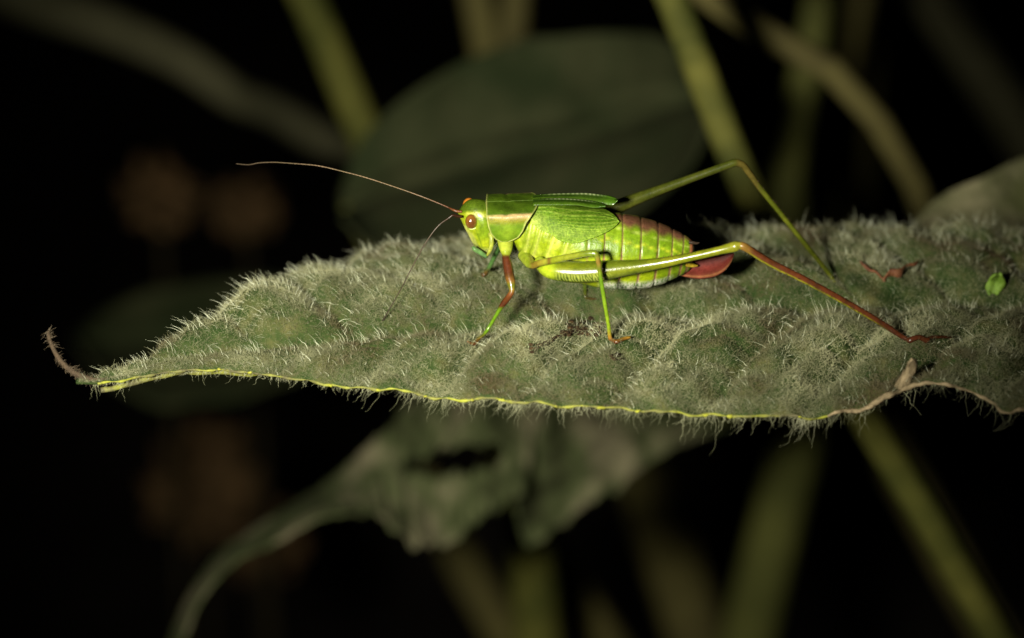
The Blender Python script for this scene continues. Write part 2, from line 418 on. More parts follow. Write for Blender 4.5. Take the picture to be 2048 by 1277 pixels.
# dense felt, worn off in patches
u, t = leaf_samples(400000); p, nr = leaf_frame(u, t)
q = p*np.array([1, 1, 0])
worn = 0.62*fbm(q, 0.075, 21, 3) + 0.5*fbm(q, 0.2, 22, 2) + 0.5*leaf_xyz(u, t, True)
keep = RNG.random(len(p)) < np.clip(0.84 - 0.9*worn, 0.34, 1.0)
p, nr = p[keep], nr[keep]; n = len(p)
D = unit(nr*0.55 + RNG.normal(size=(n, 3))*0.55)
D[:, 2] = np.abs(D[:, 2])*0.8+0.05
hairs('felt', p, D, 0.14+0.40*RNG.random(n)**1.7, RNG.normal(size=(n, 3))*0.6, 0.007+0.008*RNG.random(n), M['felt'], blade, 4, 0.5, 0.10)
# long upright hairs leaning to the tip
u, t = leaf_samples(5600); p, nr = leaf_frame(u, t); n = len(p)
lean = np.stack([-0.12-0.2*RNG.random(n), -0.1+0.3*RNG.normal(size=n), np.zeros(n)], 1)*np.where(u < 1250, 1, 0.35)[:, None] + RNG.normal(size=(n, 3))*np.where(u < 1250, 0.1, 0.3)[:, None]
D = unit(nr + lean*0.5)
bd = np.stack([-0.10-0.32*RNG.random(n), RNG.normal(size=n)*0.12, -0.05-0.2*RNG.random(n)], 1)*np.where(u < 1250, 1, 0.7)[:, None] + RNG.normal(size=(n, 3))*np.where(u < 1250, 0.06, 0.22)[:, None]
Lh = (0.6+1.15*RNG.random(n))*np.where(p[:, 1] < -6, 0.7, 1.0)
near_thin = RNG.random(n) < np.where(t < -0.2, 0.45, 1.0)*np.where(u > 1300, 0.8, 1)*np.where(t > 0.8, 0.35, 1)
hairs('long_hair', p[near_thin], D[near_thin], Lh[near_thin], bd[near_thin], (0.013+0.013*RNG.random(n))[near_thin], M['hair'], blade, 6, 0.12, 0.02)
# hanging fringe on the near margin and its underside
n = 1500
u = np.where(RNG.random(n) < 0.5, 185 + 1885*RNG.random(n), 800 + 950*RNG.random(n)); back = RNG.random(n)**2
t = -1 + 0.16*back
p = leaf_xyz(u, t); p[:, 2] -= TH*0.6 + 0.05
D = unit(np.stack([RNG.normal(size=n)*0.3-0.05, -0.55+0.25*RNG.normal(size=n), -0.75+0.25*RNG.normal(size=n)], 1))
bd = np.stack([-0.25+0.4*RNG.normal(size=n), 0.3*RNG.normal(size=n), 0.0+0.5*RNG.normal(size=n)], 1)
Lh = (0.35+1.35*RNG.random(n)**1.6)*np.interp(u, [170, 500, 900, 1300, 2050], [0.5, 0.62, 0.85, 1.0, 1.05])*np.where(RNG.random(n) < 0.15, 1.35, 1.0)
hairs('fringe', p, D, Lh, bd, 0.011+0.010*RNG.random(n), M['fringe'], blade, 8, 0.15, 0.05)
# far margin and tip
n = 170
u = 180+(1900-180)*RNG.random(n); p = leaf_xyz(u, 1-0.12*RNG.random(n))
D = unit(np.stack([-0.3+RNG.normal(size=n)*0.25, 0.5+0.3*RNG.normal(size=n), 0.7+0.2*RNG.normal(size=n)], 1))
hairs('edge_hair', p, D, 0.5+1.0*RNG.random(n), np.stack([-0.45+0.2*RNG.normal(size=n), 0.2*RNG.normal(size=n), -0.1*np.ones(n)], 1), 0.013+0.01*RNG.random(n), M['hair'], blade, 7, 0.12, 0.03)
n = 260
k = RNG.integers(0, 60, n); dirs = unit(RNG.normal(size=(n, 3)))
p = tipQ[k, :3] + dirs*tipQ[k, 3:4]*0.95
hairs('tip_hair', p, unit(dirs+np.array([0.3, 0, -0.25])), 0.2+0.45*RNG.random(n), RNG.normal(size=(n, 3))*0.3, 0.010+0.008*RNG.random(n), M['brownhair'], tipo, 5, 0.3, 0.03)

# ------------------------------------------------------------------ the katydid
ROLL = math.radians(8.0); TE = PITCH + ROLL; ce, se = math.cos(TE), math.sin(TE)
Y0 = 1.5
AX_A = np.array([0, math.cos(ROLL), math.sin(ROLL)]); AX_B = np.array([0, -math.sin(ROLL), math.cos(ROLL)])
BU = [916, 919, 923, 928, 934, 942, 950, 960, 969, 976, 983, 990, 1000, 1015, 1030, 1045, 1060, 1080, 1100, 1125, 1150, 1180, 1210, 1240, 1280, 1320, 1350, 1372, 1383, 1388]
BT = [424, 420, 414, 408, 403, 400, 399, 400, 402, 405, 408, 410, 411, 411, 411, 410, 409, 409, 406, 412, 418, 422, 425, 427, 434, 446, 460, 472, 481, 492]
BB = [428, 434, 443, 454, 466, 482, 495, 506, 512, 511, 503, 489, 480, 480, 492, 519, 530, 537, 544, 556, 565, 572, 577, 579, 578, 570, 557, 546, 535, 512]
RAT = [0.7, 0.7, 0.68, 0.66, 0.64, 0.62, 0.6, 0.6, 0.6, 0.6, 0.62, 0.7, 0.78, 0.8, 0.8, 0.72, 0.72, 0.76, 0.8, 0.86, 0.9, 0.92, 0.92, 0.92, 0.92, 0.9, 0.88, 0.85, 0.8, 0.7]
katydid = empty('katydid', on_leaf(1180, 625))
tag(katydid, 'bright green short-winged katydid with orange eyes standing on the hairy leaf', 'katydid')
PX = K*DIST*0.99
def body_sec(u):
    vt, vb = pchip(u, BU, BT), pchip(u, BU, BB)
    H = (vb-vt)/2*PX; r = pchip(u, BU, RAT)
    B = H/np.sqrt(ce**2 + (r*se)**2); return Py(u, (vt+vb)/2, Y0*np.ones_like(u)), r*B, B
SEG = np.array([1172, 1205, 1239, 1276, 1310, 1339, 1361, 1375.0])
def seg_info(u, sb):
    uu = u - 5*sb*np.clip((u-1150)/80, 0, 1)
    d = np.min(np.abs(uu[..., None]-SEG), -1)
    k = np.clip(np.searchsorted(SEG, uu.ravel()).reshape(uu.shape), 0, len(SEG)-1)
    lo = np.where(k > 0, SEG[np.maximum(k-1, 0)], 1140.0); hi = SEG[k]
    fr = np.clip((uu-lo)/(hi-lo), 0, 1); return d, fr
nb = 330; nphi = 80
ub = np.concatenate([np.linspace(916, 990, 90), np.linspace(991, 1388, nb-90)]); phi = np.arange(nphi)/nphi*2*math.pi
Ub, PH = np.meshgrid(ub, phi, indexing='ij')
c, A, B = body_sec(ub)
sb = np.sin(PH); ca = np.cos(PH)
egg = np.where(Ub < 990, 1 + 0.18*sb, 1.0)
d, fr = seg_info(Ub, sb)
inab = ss(Ub, 1160, 1190)
mul = 1 + inab*(0.022*fr - 0.03*np.exp(-(d/2.4)**2))
th = ss(Ub, 1028, 1045)*(1-ss(Ub, 1135, 1170))
for u0, sl, am in ((1048, 12, 0.06), (1066, 16, 0.08), (1074, 18, 0.05), (1092, 22, 0.07), (1118, 24, 0.06)):
    mul -= th*am*np.exp(-((Ub - u0 - sl*sb)/2.9)**2)
    mul += th*am*0.6*np.exp(-((Ub - u0 - 6 - sl*sb)/3.5)**2)
mul += 0.003*fbm(np.stack([Ub.ravel()/8, PH.ravel()*2, np.zeros(Ub.size)], 1), 0.35, 31, 2).reshape(Ub.shape)
# cheek groove and face ridge
hd = (Ub < 992)
mul -= hd*0.05*np.exp(-((Ub-958-6*sb)/3.0)**2)*(sb < 0.1)
av = A[:, None]*ca*egg*mul; bv = B[:, None]*sb*mul
BV = c[:, None, :] + av[..., None]*AX_A + bv[..., None]*AX_B
# projected row on the camera side (mirrored for the far flank)
hv = (-np.abs(av))*se + bv*ce
vm = proj(c)[1]; vv = vm[:, None] - hv/PX
YG = (0.255, 0.34, 0.006); GR = (0.085, 0.165, 0.006); LG = (0.14, 0.24, 0.007); DG = (0.05, 0.20, 0.01); BR = (0.12, 0.055, 0.028); PK = (0.30, 0.15, 0.08); WH = (0.52, 0.55, 0.40); YE = (0.5, 0.52, 0.03)
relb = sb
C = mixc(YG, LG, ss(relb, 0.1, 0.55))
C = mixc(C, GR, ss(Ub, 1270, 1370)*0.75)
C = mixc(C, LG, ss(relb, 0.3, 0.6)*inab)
brv = 456 + (Ub-1235)*0.25
dn = 4*np.sin(Ub*0.19+2*sb)
C = mixc(C, BR, ss(-vv+dn, -brv-2, -brv+16)*inab)
ylin = 478 + (Ub-1190)*0.17 + 9*(fr-0.5)
C = mixc(C, YE, np.exp(-((vv-ylin)/2.2)**2)*inab*0.5)
yl2 = 458 + (Ub-1235)*0.26
C = mixc(C, (0.5, 0.6, 0.12), np.exp(-((vv-yl2)/1.2)**2)*inab*0.5)
C = mixc(C, PK, np.exp(-(d/np.where(relb < 0.3, 2.6, 1.7))**2)*inab*np.where(relb < 0.45, 0.95, 0.5))
C = mixc(C, (0.08, 0.04, 0.025), np.exp(-(d/0.9)**2)*inab*np.where(relb > 0.3, 0.8, 0.25))
spk = (fbm(np.stack([Ub.ravel(), vv.ravel(), PH.ravel()], 1), 0.28, 41, 2).reshape(Ub.shape) > 0.45)
C = mixc(C, np.where(spk[..., None], (0.12, 0.22, 0.06), WH), ss(-relb, 0.38, 0.6)*ss(Ub, 1190, 1215)*(1-ss(Ub, 1330, 1350)))
C = mixc(C, (0.35, 0.13, 0.05), ss(Ub, 1376, 1381)*ss(relb, -0.2, 0.1))
# thorax
C = mixc(C, (0.36, 0.42, 0.045), th*(0.35+0.5*fbm(np.stack([Ub.ravel()/10, vv.ravel()/10, PH.ravel()], 1), 0.3, 43, 2).reshape(Ub.shape)))
for u0, sl in ((1048, 12), (1066, 16), (1092, 22), (1118, 24)):
    C = mixc(C, (0.13, 0.20, 0.008), 0.6*th*np.exp(-((Ub-u0-sl*sb)/2.2)**2)); C = mixc(C, (0.44, 0.46, 0.10), 0.6*th*np.exp(-((Ub-u0-6-sl*sb)/2.6)**2)*(relb < 0.5))  # groove shade and ridge highlights painted in alongside the relief
# head
hm = 1-ss(Ub, 980, 990)
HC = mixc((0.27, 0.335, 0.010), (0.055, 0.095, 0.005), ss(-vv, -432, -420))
HC = mixc(HC, (0.14, 0.22, 0.008), ss(Ub, 948, 962)*ss(-vv, -490, -470)*(1-ss(-vv, -436, -428)))
HC = mixc(HC, (0.42, 0.42, 0.07), np.exp(-((vv-(430+0.12*(Ub-940)))/3.0)**2)*ss(Ub, 928, 938))
HC = mixc(HC, (0.46, 0.50, 0.10), (1-ss(Ub - (926+(vv-450)*0.52), 2, 9))*ss(vv, 448, 456))
HC = mixc(HC, (0.42, 0.46, 0.13), ss(vv, 494, 506))
HC = mixc(HC, (0.08, 0.15, 0.008), 0.7*np.exp(-((Ub-(951+(vv-458)*0.36))/1.3)**2)*ss(vv, 456, 462)*(1-ss(vv, 492, 500)))
HC = mixc(HC, (0.10, 0.16, 0.01), 0.75*np.exp(-((vv-(488+0.45*(Ub-945)))/1.3)**2)*ss(Ub, 940, 946))
HC = mixc(HC, (0.42, 0.44, 0.12), 0.5*np.exp(-((Ub-(944+(vv-470)*0.45))/3.0)**2)*ss(vv, 462, 472))
C = C*(1-hm[..., None]) + HC*hm[..., None]
F = grid_faces(nb, nphi, True); F.append(tuple(range(nphi))[::-1]); F.append(tuple((nb-1)*nphi+j for j in range(nphi)))
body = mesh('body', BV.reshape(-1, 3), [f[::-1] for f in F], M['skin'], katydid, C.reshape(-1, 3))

def front_pt(u, v, lift=0.0):
    """point on the camera side of the body at photo pixel u,v, lifted outwards"""
    u = np.asarray(u, float); v = np.asarray(v, float)
    c, A, B = body_sec(u); h = (proj(c)[1]-v)*PX
    A = A+lift; B = B+lift
    # a*se + b*ce = h on the ellipse, towards the camera
    R = np.sqrt((A*se)**2 + (B*ce)**2); th0 = np.arctan2(B*ce, A*se)
    x = np.clip(h/R, -1, 1); ph = th0 + np.arccos(x)
    a = A*np.cos(ph); b = B*np.sin(ph)
    return c + a[..., None]*AX_A + b[..., None]*AX_B

# ---- pronotum (shield over the first thoracic segment)
W_ = 2.15; CR = 0.34
qn = 97; un = 56
qs = np.linspace(-1.75, 1.75, qn)               # -1..1 across the top, beyond that down the lobes
PV = np.zeros((un, qn, 3)); PC = np.zeros((un, qn, 3))
for j, q_ in enumerate(qs):
    aq = abs(q_)
    if aq <= 1:
        a0 = q_*W_; b0 = -CR*aq**2.2; p_ = 0
        uf = 971.5 + 1.5*aq; ur = 1077 - 13*aq**2.2
    else:
        p_ = (aq-1)/0.75
        a0 = math.copysign(W_ + 0.30*math.sin(min(p_, 1)*2.6) - 0.25*p_**2, q_)
        b0 = -CR - 2.75*p_
        uf = np.interp(p_, [0, .3, .6, .85, .95, 1], [973, 976, 981, 991, 1000, 1009]); ur = np.interp(p_, [0, .27, .55, .8, .93, 1], [1063.5, 1052, 1046, 1037, 1025, 1011])
    # round off the angle at the carina
    for i in range(un):
        f = i/(un-1); u_ = uf + (ur-uf)*f
        o_ = Py(u_, 405 - 3.0*(u_-975)/95, Y0-0.45)
        swell = 0.10*math.sin(math.pi*min(1, f*1.0)) if aq > 1 else 0.05*math.sin(math.pi*f)
        sad = -0.08*math.exp(-((f-0.42)/0.06)**2)*(0.4 if aq > 1 else 1)
        P_ = o_ + AX_A*(a0 + math.copysign(swell, a0)*(aq > 1)) + AX_B*(b0 + sad)
        edge = min(f*(ur-uf), (1-f)*(ur-uf), (1.75-aq)/0.75*56)
        rim = math.exp(-(edge/2.2)**2)
        P_ = P_ + (AX_B*0.04*rim if aq < 1 else AX_A*math.copysign(0.10*rim, a0))
        PV[i, j] = P_
        cc = np.array((0.043, 0.082, 0.004)) if aq < 0.95 else np.array((0.085, 0.165, 0.007))  # top darker than the lobes: its shading is put into the colour
        if aq < 0.95:
            cc = cc*(1+0.35*math.sin(7*f+3*q_)*math.sin(4*q_+1)); cc = mixc(cc, (0.09, 0.17, 0.012), 0.5*math.exp(-((aq-0.97)/0.2)**2))
            cc = mixc(cc, (0.3, 0.45, 0.1), 0.5*math.exp(-(q_/0.02)**2))
        else:
            cc = mixc(cc, (0.17, 0.26, 0.014), 0.75*math.exp(-(((p_-0.55)/0.28)**2 + ((f-0.55)/0.28)**2)))
            cc = mixc(cc, (0.16, 0.25, 0.010), ss(p_, 0.7, 1.0)*0.6)
        cc = mixc(cc, (0.24, 0.20, 0.012), 0.7*math.exp(-((aq-1.1)/0.09)**2)*(1 if aq > 1 else 0))
        cc = mixc(cc, (0.46, 0.31, 0.14), math.exp(-((aq-1.005)/(0.045+0.03*f))**2)*min(1, 0.5+f*0.8))
        cc = mixc(cc, (0.33, 0.36, 0.09), rim*0.85)
        PC[i, j] = cc
PV = PV.reshape(-1, 3); PC = PC.reshape(-1, 3)
pron = mesh('pronotum', PV, grid_faces(un, qn), M['shield'], katydid, PC)
sm = pron.modifiers.new('solid', 'SOLIDIFY'); sm.thickness = 0.00014; sm.offset = 0
Vb, Fb = blob_geo(front_pt(1054, 447, 0.50), 0.13, 3, rough=0.1); mesh('spiracle', Vb, Fb, M['spine'], pron)

# ---- wings
def wing(name, ul, ulen, top, bot, yf, mat, cfun, ns=110, nt=46, thick=0.0001):
    s = np.linspace(0, 1, ns); tt = np.linspace(0, 1, nt)
    u = ul + (ulen-ul)*(1-(1-s)**1.25)
    vt = pchip(u, *top); vb = pchip(u, *bot)
    S, T_ = np.meshgrid(s, tt, indexing='ij'); Uw = np.repeat(u[:, None], nt, 1)
    Vw = vt[:, None] + (vb-vt)[:, None]*T_
    Pw = yf(Uw, Vw, S, T_)
    C, h = cfun(Uw, Vw, S, T_)
    nrm = np.array([0, -0.8, 0.6]); Pw = Pw + h[..., None]*nrm
    o = mesh(name, Pw.reshape(-1, 3), grid_faces(ns, nt), mat, katydid, C.reshape(-1, 3))
    sm = o.modifiers.new('solid', 'SOLIDIFY'); sm.thickness = thick; sm.offset = 0
    return o
def near_y(Uw, Vw, S, T_):
    p = front_pt(Uw, Vw, 0.34)
    out = 0.35*np.sin(math.pi*np.clip(S, 0, 1))*np.sin(math.pi*T_)
    return p + np.array([0, -0.85, 0.35])*out[..., None]
def near_c(Uw, Vw, S, T_):
    C = mixc((0.09, 0.17, 0.007), (0.062, 0.14, 0.005), ss(T_, 0.0, 0.25)*(1-ss(T_, 0.5, 0.9)))
    C = mixc(C, (0.11, 0.205, 0.007), ss(T_, 0.55, 1.0))
    h = np.zeros_like(S)
    # fan of fine veins from the wing root
    ang = np.arctan2(Vw-446, Uw-1062); rr = np.hypot(Vw-446, Uw-1062)
    for k_ in np.linspace(-0.26, 0.62, 15):
        d_ = (ang - k_ - 0.10*np.sin(rr/60+k_*5))*rr
        ln = np.exp(-(d_/1.1)**2)*ss(rr, 24, 50)
        C = mixc(C, (0.19, 0.28, 0.025), 0.6*ln); h += 0.035*ln
    for off, wd in ((0.16, 1.0), (0.30, 1.3)):
        d_ = (T_-off-0.06*S)*60; ln = np.exp(-(d_/wd)**2)
        C = mixc(C, (0.19, 0.28, 0.03), 0.6*ln); h += 0.06*ln
    cells = fbm(np.stack([Uw.ravel(), Vw.ravel(), 0*Uw.ravel()], 1), 0.22, 51, 2).reshape(S.shape)
    h += 0.012*cells; C = mixc(C, (0.13, 0.22, 0.012), 0.3*np.clip(cells, 0, 1))
    root = (1-ss(Uw, 1064, 1105))
    C = mixc(C, (0.30, 0.38, 0.05), root*0.7*ss(Vw, 420, 440))
    edge = np.minimum(np.minimum(T_, 1-T_)*50, (1-S)*40)
    C = mixc(C, (0.26, 0.42, 0.04), 0.5*np.exp(-(edge/1.5)**2))
    return C, h
wing('forewing', 1062, 1236, ([1062, 1076, 1104, 1150, 1197, 1218, 1230, 1236], [428, 409, 406, 408, 415, 425, 436, 445]),
     ([1062, 1080, 1104, 1116, 1145, 1185, 1215, 1230, 1236], [448, 462, 472, 482, 489, 478, 464, 453, 446]), near_y, M['wing'], near_c)
def strip_c(Uw, Vw, S, T_):
    C = mixc((0.022, 0.05, 0.004), (0.05, 0.10, 0.006), ss(T_, 0.3, 1.0))
    C = mixc(C, (0.04, 0.105, 0.005), ss(S, 0.6, 1.0))
    ln = np.exp(-((T_-0.10)/0.07)**2)
    C = mixc(C, (0.40, 0.46, 0.22), ln*0.75*ss(S, 0.05, 0.3)*(1-ss(S, 0.6, 0.85))*(0.55+0.45*np.sin(S*130)))  # row of bright glints painted along the upper fold
    return C, 0.12*ln
def strip_y(y_top, y_bot):
    def f(Uw, Vw, S, T_): return Py(Uw, Vw, y_top + (y_bot-y_top)*T_ - 0.25*np.sin(math.pi*T_))
    return f
wing('forewing', 1066, 1235, ([1066, 1077, 1120, 1165, 1205, 1228, 1235], [392, 390.5, 388, 387, 390.5, 396, 401]),
     ([1066, 1077, 1150, 1200, 1225, 1235], [402, 401, 403, 409, 411, 402]), strip_y(1.9, 0.9), M['leg'], strip_c, 70, 16, 0.00012)
wing('hindwing', 1066, 1211, ([1066, 1077, 1120, 1165, 1200, 1211], [400, 399, 398, 401, 407.5, 412.5]),
     ([1066, 1077, 1150, 1190, 1211], [412, 411, 411, 416, 413.5]), strip_y(0.5, -0.6), M['leg'], strip_c, 70, 16, 0.00012)

# ---- eyes
def ellipsoid(name, ctr, rad, mat, parent, cf, nu=40, nv=26):
    th = np.linspace(0, math.pi, nv); ph = np.arange(nu)/nu*2*math.pi
    T_, P_ = np.meshgrid(th, ph, indexing='ij')
    d_ = np.stack([np.sin(T_)*np.cos(P_), np.cos(T_)*np.ones_like(P_), np.sin(T_)*np.sin(P_)], -1).reshape(-1, 3)
    V = np.asarray(ctr) + d_*np.asarray(rad)
    return mesh(name, V, [f[::-1] for f in grid_faces(nv, nu, True)], mat, parent, cf(d_))
def eye_c(d_):
    c_ = mixc((0.10, 0.036, 0.008), (0.20, 0.085, 0.012), ss(np.hypot(d_[:, 0], d_[:, 2]), 0.35, 0.95))
    return c_
ec = Py(942.5, 443.5, Y0-1.62); ellipsoid('eye', ec, (0.55, 0.58, 0.70), M['eye'], body, eye_c)
ec2 = Py(938, 411, Y0+1.35); ellipsoid('eye', ec2, (0.60, 0.62, 0.72), M['eye'], body, lambda d_: np.tile((0.42, 0.15, 0.016), (len(d_), 1)))
# pale rim behind the near eye
rp = []
for a_ in np.linspace(-1.9, 1.25, 14):
    rp.append([*(ec + np.array([0.65*math.cos(a_)+0.03, 0.12, 0.79*math.sin(a_)])), 0.075])
tube('eye_rim', np.array(rp), M['skin'], body, 40, 8, lambda f, a, V: np.tile((0.5, 0.6, 0.18), (len(f), 1)), ref=(0, 1, 0))

# ---- antennae, mouthparts
def path(rows, rs=1.0):
    out = []
    for u_, v_, y_, r_ in rows:
        c_ = Py(u_, v_, y_); out.append([*c_, r_*pxmm(c_)*rs])
    return np.array(out)
def ant_c(f, a, V):
    ring = 0.5+0.5*np.sin(f*420)
    c_ = stops(f, [0, 0.05, 0.2, 0.5, 1], [(0.22, 0.08, 0.018), (0.12, 0.04, 0.012), (0.19, 0.11, 0.035), (0.24, 0.17, 0.08), (0.15, 0.11, 0.07)])
    return c_*(0.5+0.3*ring)[:, None]
def ant_dk(f, a, V): return ant_c(f, a, V)*0.3  # same antenna colours darkened, so its unlit look is painted in
aup = path([(924, 424, 0.9, 5.0), (914, 423, 0.9, 5.2), (906, 420, 1.0, 4.6), (898, 416, 1.2, 3.0), (870, 404, 1.6, 2.3), (800, 378, 2.4, 2.0), (700, 347, 3.5, 1.7), (620, 330, 4.5, 1.5), (560, 325.5, 5.2, 1.4), (520, 326, 5.7, 1.3), (495, 330, 6, 1.2), (472, 328, 6.4, 0.9)], 0.55)
tube('antenna', aup, M['antenna'], body, 260, 8, ant_c)
fa = on_leaf(766, 652, 0.35)
adn = path([(924, 434, 0.2, 5.0), (914, 433, 0.1, 5.2), (906, 431, 0.0, 4.6), (897, 437, -0.1, 3.4), (880, 449, -0.3, 2.6), (858, 476, -0.6, 2.3), (830, 524, -1.0, 2.1), (800, 582, -1.4, 1.9)], 0.58)
adn = np.vstack([adn, [*fa, 0.06]])
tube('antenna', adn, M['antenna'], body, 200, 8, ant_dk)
solid = lambda col: (lambda f, a, V: np.tile(col, (len(f), 1)))
tube('labrum', path([(945, 494, -0.2, 3), (950, 499, -0.3, 5), (960, 505, -0.3, 5), (970, 512, -0.2, 4), (974, 515, 0, 2)]), M['skin'], body, 24, 10, solid((0.08, 0.17, 0.045)))
tube('palp', path([(980, 466, -0.5, 5), (983, 478, -0.8, 5), (983, 490, -0.9, 4.6), (980, 501, -0.8, 4), (974, 512, -0.6, 2)]), M['skin'], body, 24, 10, solid((0.27, 0.31, 0.04)))

# ---- legs
def foot_rows(u, v, r, lift):
    return [*on_leaf(u, v, lift), r*PX]
def spines(Q, fr, lo, hi, n, up, length, parent, seed, name='spine'):
    r_ = np.random.default_rng(seed); V = []; F = []
    T = np.gradient(Q[:, :3], axis=0); T /= np.linalg.norm(T, axis=1)[:, None]
    for k in range(n):
        f = lo+(hi-lo)*(k+0.3*r_.random())/n; i = int(f*(len(Q)-1))
        side = np.asarray(up, float) + r_.normal(size=3)*0.25; side -= T[i]*(side@T[i]); side /= np.linalg.norm(side)
        b0 = Q[i, :3]+side*Q[i, 3]*0.85; tip = b0 + side*length*(0.7+0.5*r_.random()) + T[i]*length*0.7
        w_ = np.cross(T[i], side)*0.045; o_ = len(V)
        V += [b0+w_, b0-w_, b0+T[i]*0.05, b0-T[i]*0.05, tip]
        F += [(o_, o_+2, o_+4), (o_+2, o_+1, o_+4), (o_+1, o_+3, o_+4), (o_+3, o_, o_+4)]
    s_ = mesh(name, V, F, M['spine'], parent, smooth=False); s_['kind'] = 'stuff'; return s_
RB = (0.078, 0.022, 0.007); GN = (0.10, 0.20, 0.008); OL = (0.11, 0.13, 0.008); YGL = (0.19, 0.23, 0.011)
# near front leg
rows = path([(1010, 474, 0.4, 17), (1011, 490, -0.3, 15), (1012, 503, -1.0, 11.5), (1012, 513, -1.4, 8.0), (1015, 530, -1.9, 9.6), (1019, 553, -2.6, 9.8), (1023, 570, -3.1, 8.2), (1024, 582, -3.4, 5.6), (1019, 592, -3.6, 6), (1010, 604, -4.0, 6.3), (1002, 615, -4.4, 5.0), (992, 632, -5.0, 3.8), (975, 660, -5.8, 3.6)])
rows = np.vstack([rows, foot_rows(960, 684, 4, 0.3), foot_rows(954, 691, 4.5, 0.22), foot_rows(946, 690, 3.5, 0.2), foot_rows(937, 686, 1.5, 0.25)])
def c_front(f, a, V):
    u_, v_ = proj(V)
    c_ = stops(v_, [500, 508, 513, 545, 562, 572, 580, 588, 606, 613, 620, 665, 680, 690], [(0.27, 0.33, 0.03), (0.24, 0.30, 0.02), RB, RB, (0.14, 0.07, 0.012), OL, (0.18, 0.13, 0.02), (0.15, 0.05, 0.012), RB, RB, GN, GN, (0.18, 0.10, 0.02), RB])
    return c_
leg, Q, fr = tube('front_leg', rows, M['leg'], katydid, 130, 14, c_front, ref=(1, 0, 0))
spines(Q, fr, 0.62, 0.85, 14, (1, -0.3, 0.3), 0.25, leg, 1)
# far front leg
rows = path([(1004, 484, 2.6, 9), (1000, 494, 3.0, 7), (992, 508, 3.3, 5), (984, 524, 3.8, 4.6), (977, 538, 4.4, 4.4)])
rows = np.vstack([rows, foot_rows(972, 548, 4.5, 0.4), foot_rows(969, 556, 4.5, 0.25), foot_rows(962, 553, 2, 0.2)])
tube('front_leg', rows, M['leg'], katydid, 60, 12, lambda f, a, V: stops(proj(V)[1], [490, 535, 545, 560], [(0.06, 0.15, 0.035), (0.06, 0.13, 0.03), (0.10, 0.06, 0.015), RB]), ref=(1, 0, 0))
# near middle leg
fm = on_leaf(1224, 685, 0.3); ymid = fm[1]
rows = path([(1048, 510, 0.3, 13), (1055, 521, -0.8, 12), (1060, 528, -1.8, 10), (1065, 531, -2.6, 7.5), (1078, 527, -3.5, 7), (1110, 520, -4.4, 6.8), (1150, 512, -5.2, 6.4), (1180, 507, -5.7, 6.6), (1189, 507, -5.8, 6.8), (1195, 517, -5.9, 5.6), (1199, 540, -6.0, 4.6), (1206, 585, 0.5*(ymid-6.0), 4.3), (1217, 650, ymid, 4.0)])
rows = np.vstack([rows, [*fm, 4.2*PX], foot_rows(1232, 687, 4.5, 0.25), foot_rows(1245, 684, 3.8, 0.25), foot_rows(1256, 681, 3.4, 0.25), foot_rows(1263, 681, 1.5, 0.35)])
def c_mid(f, a, V):
    u_, v_ = proj(V)
    c_ = stops(u_, [1035, 1056, 1064, 1072, 1092, 1098, 1104, 1150, 1186, 1200], [(0.28, 0.34, 0.03), (0.22, 0.29, 0.015), (0.18, 0.13, 0.016), (0.19, 0.14, 0.016), (0.19, 0.21, 0.016), (0.11, 0.05, 0.012), YGL, (0.19, 0.22, 0.016), (0.13, 0.19, 0.014), (0.15, 0.18, 0.016)])
    tb = stops(v_, [508, 525, 540, 560, 655, 675, 685], [(0.16, 0.19, 0.016), (0.2, 0.12, 0.022), (0.15, 0.19, 0.014), GN, (0.16, 0.25, 0.01), (0.22, 0.12, 0.016), RB])
    w = ss(u_, 1189, 1194)*ss(v_, 506, 514); w = np.maximum(w, ss(v_, 550, 555))
    return mixc(c_, tb, w)
leg, Q, fr = tube('middle_leg', rows, M['leg'], katydid, 170, 14, c_mid, ref=(0.5, -0.6, 0.6))
spines(Q, fr, 0.55, 0.86, 16, (1, -0.2, 0.2), 0.28, leg, 2)
# far middle leg, mostly behind the belly
fm2 = on_leaf(1172, 598, 0.3)
rows = path([(1060, 510, 3.4, 12), (1075, 520, 4.0, 8), (1120, 530, 5.2, 6.5), (1160, 534, 5.8, 6), (1168, 542, 5.9, 5)])
rows = np.vstack([rows, 0.5*(rows[-1]+np.array([*fm2, 0.2])), [*fm2, 0.14], foot_rows(1183, 601, 2.5, 0.05), foot_rows(1193, 601, 1.5, 0.0)])
tube('middle_leg', rows, M['leg'], katydid, 70, 12, lambda f, a, V: stops(f, [0, 0.5, 0.8, 1], [(0.12, 0.14, 0.01), (0.06, 0.08, 0.008), (0.045, 0.07, 0.006), (0.05, 0.02, 0.008)]), ref=(0.5, -0.6, 0.6))  # darker than the near leg: shade behind the belly painted in
# near hind leg
fh = on_leaf(1812, 682, 0.32); ph_ = Py(1478, 492, -5.6)
rows = path([(1078, 524, -1.4, 12), (1086, 533, -2.2, 14), (1098, 540, -3.0, 17), (1120, 543, -3.4, 20), (1150, 545, -3.6, 21.5), (1185, 544, -3.8, 21.5), (1230, 539, -4.0, 18), (1280, 533, -4.2, 13.5), (1330, 525, -4.5, 10.5), (1390, 512.5, -4.9, 8.6), (1440, 501, -5.3, 8.6), (1460, 496, -5.45, 10.2), (1472, 493, -5.6, 10.6), (1480, 491.5, -5.62, 7.6), (1486, 493, -5.65, 8.6), (1500, 501, -5.7, 7.8), (1530, 520, -5.8, 7.8)])
knee_n = len(rows)
tib0 = rows[-1, :3]; 
for f in (0.3, 0.6, 0.85):
    mid = tib0*(1-f)+fh*f + np.array([0, 0, 0.25*math.sin(math.pi*f)]); rows = np.vstack([rows, [*mid, (7.6-1.8*f)*PX]])
